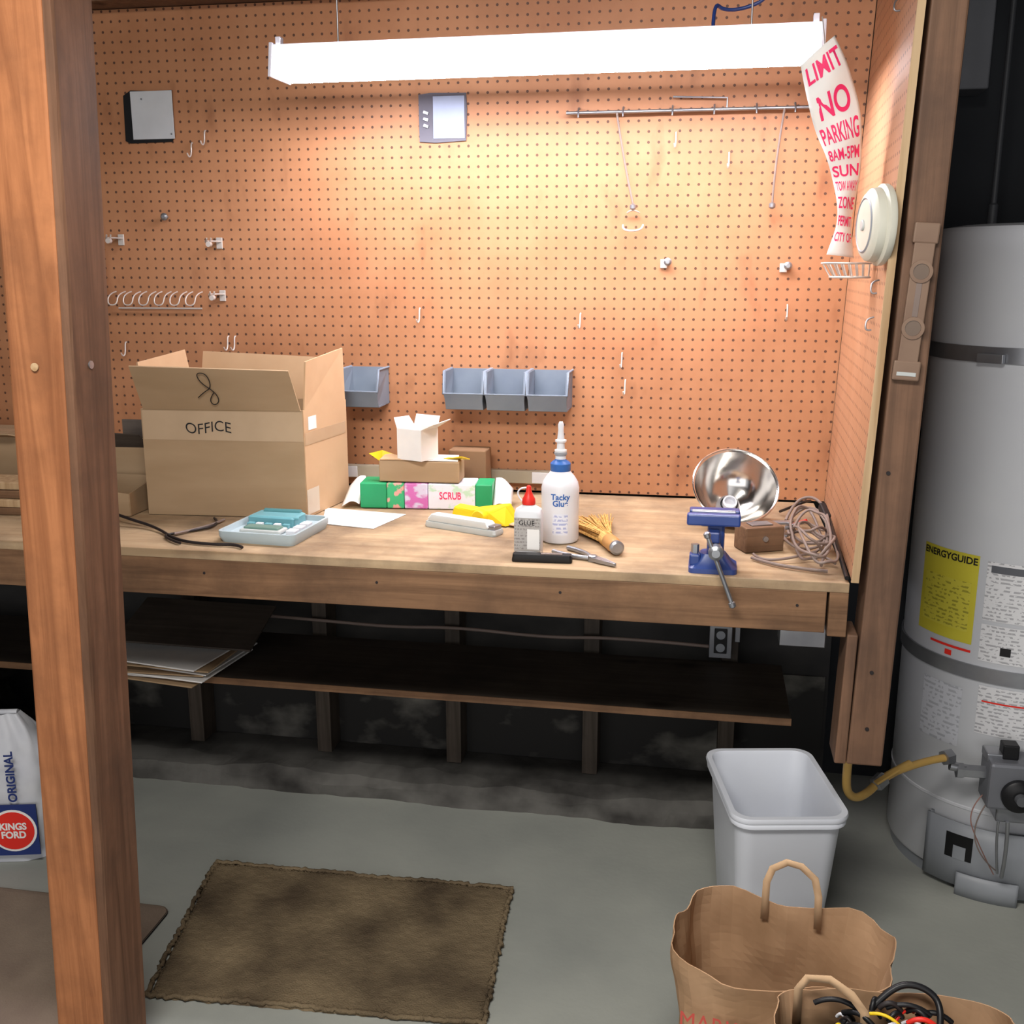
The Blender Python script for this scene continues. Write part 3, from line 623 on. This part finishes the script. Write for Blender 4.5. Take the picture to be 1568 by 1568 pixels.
lathe('spring',[(.009,-.012),(.011,-.010),(.011,.010),(.009,.012)],STEEL,g2,(-.01,0,.022),(90,0,0),18)
for s in(-1,1): tube('grip',[(.045,s*.009,.03),(.07,s*.009,.044),(.085,s*.007,.05)],.004,RED if s>0 else STEEL,g2)
g=grp('wood_block',(.133,2.265,.9),24)
box('block',(0,0,.028),(.09,.058,.055),wood('walnut_block',srgb(128,98,74),srgb(96,72,54),srgb(84,64,50),'X'),g,bev=.003)
lathe('screw_eye',[(.006,0),(.006,.004)],STEEL,g,(0,-.029,.03),(90,0,0),14)
box('top_plate',(0,0,.057),(.05,.03,.003),STEEL,g)

g=grp('extension_cord_coil')
for k in range(8):
    cx=.240+random.uniform(-.010,.010); cy=2.27+random.uniform(-.09,.10); rx=random.uniform(.030,.046); ry=random.uniform(.08,.15); ph=random.uniform(0,6); n=14
    pts=[]
    for i in range(n):
        a=2*math.pi*i/n+ph
        x=min(.287,cx+rx*math.cos(a)); y=min(2.55,max(2.06,cy+ry*math.sin(a)))
        pts.append((x,y,.906+.004*k+.04*max(0,math.sin(a*1.0+k))+random.uniform(0,.012)))
    tube('loop',pts,.003,CORD,g,cyc=True)
tube('lead_a',[(.20,2.42,.93),(.22,2.48,.96),(.26,2.5,.975),(.285,2.40,.97),(.28,2.25,.94),(.25,2.12,.91)],.0034,CORD,g)
tube('lead_b',[(.115,2.17,.906),(.15,2.13,.906),(.21,2.10,.907),(.26,2.09,.907)],.0034,CORD,g)
tube('lead_d',[(.12,2.20,.906),(.13,2.15,.906),(.19,2.16,.91),(.25,2.20,.92),(.28,2.14,.91)],.003,CORD,g)
tube('lead_c',[(.20,2.60,.91),(.22,2.52,.94),(.25,2.5,.96),(.27,2.60,.94)],.0034,CORDD,g)
tube('black_lead',[(.287,2.42,.96),(.288,2.33,.95),(.289,2.22,.935),(.290,2.10,.915),(.291,2.045,.908)],.0045,BLACK,g)
box('plug',(.280,2.38,.962),(.016,.055,.02),BLACK,g,(20,0,10),bev=.004)

# ------------------------------------------------------------------ water heater
HX,HY,HR=.80,2.70,.262
g=grp('water_heater',(HX,HY,0))
lathe('tank',[(HR-.004,.035),(HR,.045),(HR,1.53),(HR+.003,1.535),(HR+.003,1.575),(HR-.004,1.585),(HR-.05,1.592),(.03,1.594)],HWHITE,g,seg=96)
lathe('base_ring',[(HR-.012,0),(HR-.012,.04)],HGREY,g,seg=96)
lathe('lower_skirt_line',[(HR,.215),(HR+.002,.217),(HR+.002,.223),(HR,.225)],HWHITE,g,seg=96,cap=False)
for z0,z1 in((1.29,1.325),(.55,.585)):
    lathe('seismic_strap',[(HR+.001,z0),(HR+.005,z0),(HR+.005,z1),(HR+.001,z1)],STEEL,g,seg=96,cap=False)
def ca(deg,z,off=.0): 
    a=rad(deg); r=HR+off; return Vector((-r*math.sin(a),-r*math.cos(a),z))
def patch(n,a0,a1,z0,z1,m,off=.001,th=0): return grid(n,24,2,lambda u,v:ca(a0+(a1-a0)*u,z0+(z1-z0)*v,off),m,g,solid=th)
def ctext(n,b_,size,m,deg,z,off=.0022,bold=0): 
    return text(n,b_,size,m,lambda x,y:ca(deg-math.degrees(x/HR),z+y,off),g,bold=bold)
box('strap_buckle',tuple(ca(40,1.30,.012)),(.06,.012,.02),STEEL,g,(0,0,-40))
ELAB=textlines('energy_label',srgb(198,188,66),srgb(60,60,20),.010,dens=.52,ws=90)
YLAB=mat('energy_yellow',srgb(200,190,62),.45,c2=srgb(194,182,58))
patch('energy_label',71,36,.632,.848,YLAB)
patch('energy_label_rows',68,39,.66,.78,ELAB,.0016)
ctext('energy_title','ENERGYGUIDE',.023,INK,53.5,.832,bold=.0006)
WLAB=textlines('white_label',srgb(214,214,216),srgb(80,80,90),.009,dens=.5,ws=110)
GLAB=textlines('grey_label',srgb(196,198,204),srgb(130,132,140),.012,dens=.5,ws=90)
patch('spec_label',32,4,.70,.84,WLAB); patch('spec_label_side',2,-24,.66,.85,WLAB)
patch('warning_label',32,0,.60,.69,WLAB); patch('lower_print',62,38,.37,.52,GLAB); patch('lower_label',30,2,.42,.54,WLAB)
patch('warning_strip',60,36,.612,.618,RED,.0014); patch('red_strip',28,4,.50,.504,RED,.0016)
patch('flame_mark',50,46,.592,.605,RED,.0016)
patch('label_header',30,6,.815,.832,mat('label_grey',srgb(90,92,98),.5),.0016)
for d in(22,8): patch('black_mark',d,d-5,.62,.64,INK,.0018)
lathe('logo',[(.052,0),(.052,.001),(.049,.001),(.049,0)],INK,g,tuple(ca(8,1.455,.002)),(90,0,-8),48,cap=False)
ctext('logo_text','S',.05,INK,8,1.455)
patch('burner_cover',48,-14,.02,.185,HGREY,.016,.004)
patch('cover_edge',48,46.5,.02,.185,HGREY,.008,.016)
patch('cover_window',37,24,.09,.155,BLACK,.0185)
patch('cover_tab',33,27,.09,.125,HGREY,.0195)
patch('lower_flange',30,2,.0,.06,HGREY,.024,.004)
gx,gy,gz=-.07,-.315,.345
box('control_body',(gx,gy,gz),(.105,.085,.115),mat('valve_grey',srgb(120,122,128),.4,metal=.3),g,bev=.008)
lathe('dial',[(.038,0),(.038,.012),(.030,.018),(.018,.020)],BLACK,g,(gx+.012,gy-.043,gz-.015),(90,0,0),36)
lathe('dial_knob',[(.014,0),(.012,.016)],mat('dial_grey',srgb(90,92,96),.4),g,(gx+.012,gy-.06,gz-.015),(90,0,0),20)
box('black_cap',(gx-.005,gy,gz+.075),(.035,.035,.035),BLACK,g,bev=.003)
box('upper_port',(gx-.03,gy+.01,gz+.058),(.05,.05,.02),STEEL,g,bev=.003)
box('lower_block',(gx+.01,gy+.005,gz-.075),(.07,.06,.04),STEEL,g,bev=.004)
lathe('inlet',[(.016,0),(.016,.05),(.019,.05),(.019,.065)],STEEL,g,(gx-.05,gy,gz+.015),(0,-90,0),6,smooth=False)
tube('pilot_tube',[(gx-.02,gy-.03,gz-.09),(gx-.02,gy-.03,gz-.15),(gx-.0,gy+.0,gz-.24)],.003,STEEL,g)
tube('gas_tube',[(gx+.0,gy-.03,gz-.09),(gx+.005,gy-.035,gz-.16),(gx+.01,gy+.0,gz-.25)],.0045,STEEL,g)
tube('thermo_wire',[(gx-.045,gy-.02,gz-.05),(gx-.075,gy-.02,gz-.11),(gx-.05,gy-.03,gz-.19),(gx+.0,gy+.01,gz-.24)],.0016,CORD,g)
tube('igniter_wire',[(gx-.05,gy,gz-.04),(gx-.085,gy-.01,gz-.08),(gx-.06,gy-.03,gz-.15),(gx-.005,gy+.01,gz-.25)],.0014,mat('wire_brown',srgb(150,110,100),.5),g)
PIPED=mat('dark_pipe',srgb(62,64,68),.5)
for x in(-.14,.12): lathe('top_pipe',[(.011,1.58),(.011,1.64),(.007,1.645),(.007,2.5)],PIPED,g,(x,0.05,0),seg=20)
lathe('flue_hood',[(.075,1.61),(.05,1.70),(.05,2.5)],STEEL,g,(.05,0,0),seg=32)
YB=mat('yellow_gas_line',srgb(196,160,92),.4,c2=srgb(180,144,78))
g=grp('gas_line')
pts=[(.345,2.20,.46),(.345,2.21,.41),(.35,2.22,.365),(.372,2.235,.343),(.40,2.25,.352),(.425,2.27,.372),(.455,2.29,.385),(.50,2.33,.392)]
tube('flex_hose',pts,.0095,YB,g)
tube('rigid_pipe',[(.455,2.29,.385),(.54,2.36,.392),(.60,2.39,.388)],.009,YB,g)
lathe('valve_body',[(.012,0),(.017,.004),(.017,.03),(.012,.034)],STEEL,g,(.415,2.262,.364),(0,62,38),6,smooth=False)
box('shutoff_lever',(.44,2.26,.392),(.065,.014,.006),YB,g,(0,-22,30),bev=.002)
lathe('union_nut',[(.018,0),(.018,.022)],STEEL,g,(.585,2.383,.388),(0,85,32),6,smooth=False)
tube('nipple',[(.60,2.385,.37),(.66,2.385,.36)],.011,STEEL,g,smooth=False)
box('sheet_metal_duct',(.625,2.98,2.20),(.075,.12,.55),mat('duct_grey',srgb(116,118,124),.5,metal=.1),bev=.004)

# ------------------------------------------------------------------ white waste bin
g=grp('waste_bin',(.19,2.20,0),11)
Wb=mat('bin_white',srgb(218,222,230),.35,c2=srgb(208,212,222),scale=(4,4,4),spec=.5)
rstack('shell',[(.085,.118,.03,.0),(.088,.122,.032,.006),(.102,.140,.035,.20),(.113,.153,.038,.36),(.115,.156,.038,.372),(.124,.165,.042,.374),(.126,.167,.044,.380),(.124,.165,.042,.386),(.113,.153,.036,.386),(.110,.150,.036,.378),(.098,.136,.032,.18),(.083,.115,.03,.008)],Wb,g)
rstack('rim_skirt',[(.118,.159,.04,.362),(.122,.163,.042,.362),(.123,.164,.042,.376)],Wb,g,cap=(False,False),solid=.001)

# ------------------------------------------------------------------ grocery bags
def bag(name,loc,rz,hx,hy,h,seed,amp=1,rr=.3):
    g=grp(name,loc,rz); pr=rrect(1,1,rr,7); 
    P=[]
    for i in range(len(pr)):
        a=Vector(pr[i]); b_=Vector(pr[(i+1)%len(pr)]); k=8 if (b_-a).length>.3 else 1
        for j in range(k): P.append(a.lerp(b_,j/k))
    N=len(P)
    def fn(u,v):
        i=int(round(u*N))%N; x,y=P[i]; z=h*v
        n1=noise.noise(Vector((x*1.6+seed,y*1.6,v*2.5)))*.022*v*amp; n2=noise.noise(Vector((x*4,y*4+seed,v*6)))*.004
        fx=hx*(.92+.08*v); fy=hy*(.88+.12*v)
        top=noise.noise(Vector((x*1.8+seed,y*1.8,9)))*.022*max(0,(v-.9)/.1)*amp
        return Vector((x*(fx+n1+n2),y*(fy+n1*1.2+n2),z+top))
    grid('bag_shell',N,26,fn,BAGM,g,solid=.0018,closed=True,smooth=False)
    mk('bag_bottom',[(x*hx*.92,y*hy*.88,.002) for x,y in P],[tuple(range(N))],BAGM,g,solid=.002)
    return g
def handle(n,P,m,g):
    vs=[];K=len(P)
    for i,p in enumerate(P):
        q=Vector(P[min(K-1,i+1)])-Vector(P[max(0,i-1)]); nrm=Vector((-q.z,0,q.x)).normalized()*.0065
        vs+= [Vector(p)-nrm,Vector(p)+nrm]
    mk(n,vs,[(2*i,2*i+1,2*i+3,2*i+2) for i in range(K-1)],m,g,solid=.0015,smooth=True)
g=bag('paper_grocery_bag',(.170,1.610,0),-9,.168,.118,.398,1.0,1,.55)
yy=.112
handle('handle_back',[(-.040,yy-.008,.36),(-.040,yy,.43),(-.031,yy,.458),(-.007,yy+.002,.474),(.018,yy,.472),(.042,yy,.452),(.050,yy-.002,.42),(.052,yy-.008,.36)],CARDD,g)
text('bag_print','MARKET',.045,mat('faded_red_ink',srgb(190,80,70),.8),lambda x,y:Vector((-.08+x*.8,-.128,.30+y)),g)
g=bag('paper_grocery_bag',(.318,1.372,0),2,.172,.092,.425,5.0,.6)
handle('handle',[(-.135,.075,.37),(-.136,.070,.435),(-.125,.06,.462),(-.095,.05,.470),(-.065,.04,.455),(-.045,.035,.43),(-.042,.03,.37)],CARDD,g)
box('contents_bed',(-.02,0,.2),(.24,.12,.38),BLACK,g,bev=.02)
cols=[RED,YEL,WHITEPL,BLACK,BLACK,BLACK,CORDD,CORDD,BLACK]
for i in range(40):
    x=random.uniform(-.11,.06); y=random.uniform(.0,.07); z=.395+random.uniform(0,.03); a=random.uniform(0,3.1); l=random.uniform(.015,.038)
    tube(f'cable_{i}',[(x-l*math.cos(a),y-l*.5*math.sin(a),z),(x,y,z+.022),(x+l*math.cos(a),y+l*.5*math.sin(a),z)],random.choice((.0025,.004)),cols[i%9],g)
tube('big_loop',[(-.03,.06,.42),(.0,.075,.452),(.04,.075,.458),(.07,.06,.44),(.06,.03,.42)],.005,BLACK,g)

# ------------------------------------------------------------------ mats
RUG=mat('coir_mat',srgb(128,112,88),.95,c2=srgb(82,70,56),scale=(6,6,6),detail=10,bump=1,bscale=260,spec=.05,contrast=(.35,.68))
g=grp('doormat')
c=[Vector((-1.182,2.243)),Vector((-.41,2.266)),Vector((-.385,1.79)),Vector((-1.095,1.75))]
def rug(u,v):
    a=c[3].lerp(c[2],u); b_=c[0].lerp(c[1],u); p=a.lerp(b_,v)
    e=min(u*.77,(1-u)*.77,v*.47,(1-v)*.47)
    j=Vector((noise.noise(Vector((u*30,v*30,0))),noise.noise(Vector((u*30,v*30,5)))))*.007*(1 if e<.001 else 0)
    z=.011+noise.noise(Vector((u*60,v*40,1)))*.0022
    if e<.001: z=.001
    elif e<.012: z=.010+.003*math.sin((u+v)*300)
    return (p.x+j.x,p.y+j.y,z)
grid('woven_pile',140,90,rug,RUG,g)
for (a,b_) in((c[0],c[1]),(c[1],c[2]),(c[2],c[3]),(c[3],c[0])):
    n=90; pts=[]
    for i in range(n+1):
        p=a.lerp(b_,i/n); w=noise.noise(Vector((p.x*6,p.y*6,3)))*.008
        pts.append((p.x+w+random.uniform(-.004,.004),p.y+w+random.uniform(-.004,.004),.009+random.uniform(-.001,.002)))
    tube('bound_edge',pts,.0055,RUG,g,smooth=False,res=1)
MATB=mat('brown_mat',srgb(136,120,104),.8,c2=srgb(114,98,86),scale=(5,5,5),bump=.3,bscale=200)
g=grp('floor_mat',(-1.65,1.62,0),0)
rstack('mat_body',[(.45,.43,.03,.001),(.45,.43,.03,.005),(.435,.415,.028,.007)],MATB,g)
rstack('mat_border',[(.450,.430,.032,.0005),(.452,.432,.034,.003),(.448,.428,.03,.006)],BLACK,g,cap=(False,False))

# ------------------------------------------------------------------ charcoal bag
NAVY=mat('navy_print',srgb(36,52,110),.5)
g=grp('charcoal_bag',(-1.775,2.22,0),14)
BW=mat('bag_white',srgb(206,208,212),.5,c2=srgb(186,188,196),scale=(9,9,9),bump=.5)
def cb(u,v):
    a=2*math.pi*u; x=math.cos(a);y=math.sin(a); p=.5
    sxx=math.copysign(abs(x)**p,x); syy=math.copysign(abs(y)**p,y)
    k=1-.05*math.cos(v*math.pi*2); taper=1 if v<.65 else 1-((v-.65)/.35)**1.6*.42
    depth=.075*(1-.75*max(0,(v-.72)/.28))
    n=noise.noise(Vector((sxx*3,syy*3,v*6)))*.012
    return Vector((sxx*(.15*k*taper+n),syy*(depth*k+n),.385*v+.001))
grid('bag_body',56,24,cb,BW,g,closed=True)
mk('bag_base',[cb(i/56,0) for i in range(56)],[tuple(range(56))],BW,g)
tube('stitched_top',[(-.08,0,.385),(.08,0,.385)],.008,BW,g,smooth=False)
def oval(n,cx,cz,rx,rz,m,y): 
    mk(n,[(cx+rx*math.cos(2*math.pi*i/36),y,cz+rz*math.sin(2*math.pi*i/36)) for i in range(36)],[tuple(range(36))],m,g,solid=.001)
box('navy_panel',(.0,-.087,.10),(.27,.004,.14),NAVY,g,bev=0)
oval('logo_white',.075,.10,.058,.058,WHITEP,-.0905); oval('logo_red',.075,.10,.052,.052,RED,-.0915)
text('logo_text','KINGS\nFORD',.026,WHITEP,lambda x,y:Vector((.075+x*.9,-.0932,.10+y)),g,bold=.001,line=.9)
text('side_text','ORIGINAL',.03,NAVY,lambda x,y:Vector((.085-y,-.094,.25+x)),g,bold=.001)
g=grp('storage_tote',(-2.25,2.42,0),0)
rstack('tub',[(.20,.16,.04,0),(.23,.19,.045,.34),(.24,.20,.05,.345),(.24,.20,.05,.36)],BLACK,g)
rstack('lid',[(.245,.205,.05,.361),(.245,.205,.05,.378),(.22,.18,.05,.386)],CORDD,g)

# ------------------------------------------------------------------ lights & world
w=bpy.data.worlds.new('World'); bpy.context.scene.world=w; w.use_nodes=True
bg=w.node_tree.nodes['Background']; bg.inputs[0].default_value=(.92,.94,1,1); bg.inputs[1].default_value=.5
def area(name,loc,tgt,sx_,sy_,e,c):
    l=bpy.data.lights.new(name,'AREA'); l.shape='RECTANGLE'; l.size=sx_; l.size_y=sy_; l.energy=e; l.color=c
    o=bpy.data.objects.new(name,l); o.location=loc; o.rotation_euler=(Vector(tgt)-Vector(loc)).to_track_quat('-Z','Y').to_euler(); COL.objects.link(o)
area('garage_ceiling_light',(-.4,.45,2.46),(-.3,1.1,0),1.2,.5,76,(1,.96,.91))
area('added_front_fill',(-.4,-2.3,1.15),(-.4,2.0,.7),4.6,2.0,46,(1,.97,.94))  # added fill behind the camera, lifts the darks under the bench
# ------------------------------------------------------------------ camera
cam=bpy.data.cameras.new('Camera'); cam.sensor_width=36; cam.lens=1607/1568*36; cam.clip_start=.02
co=bpy.data.objects.new('Camera',cam); co.location=(0,0,1.5)
co.rotation_euler=(rad(90-13.2),0,rad(10.3)); COL.objects.link(co)
bpy.context.scene.camera=co
bpy.context.scene.view_settings.view_transform='Standard'
bpy.context.scene.view_settings.look='None'
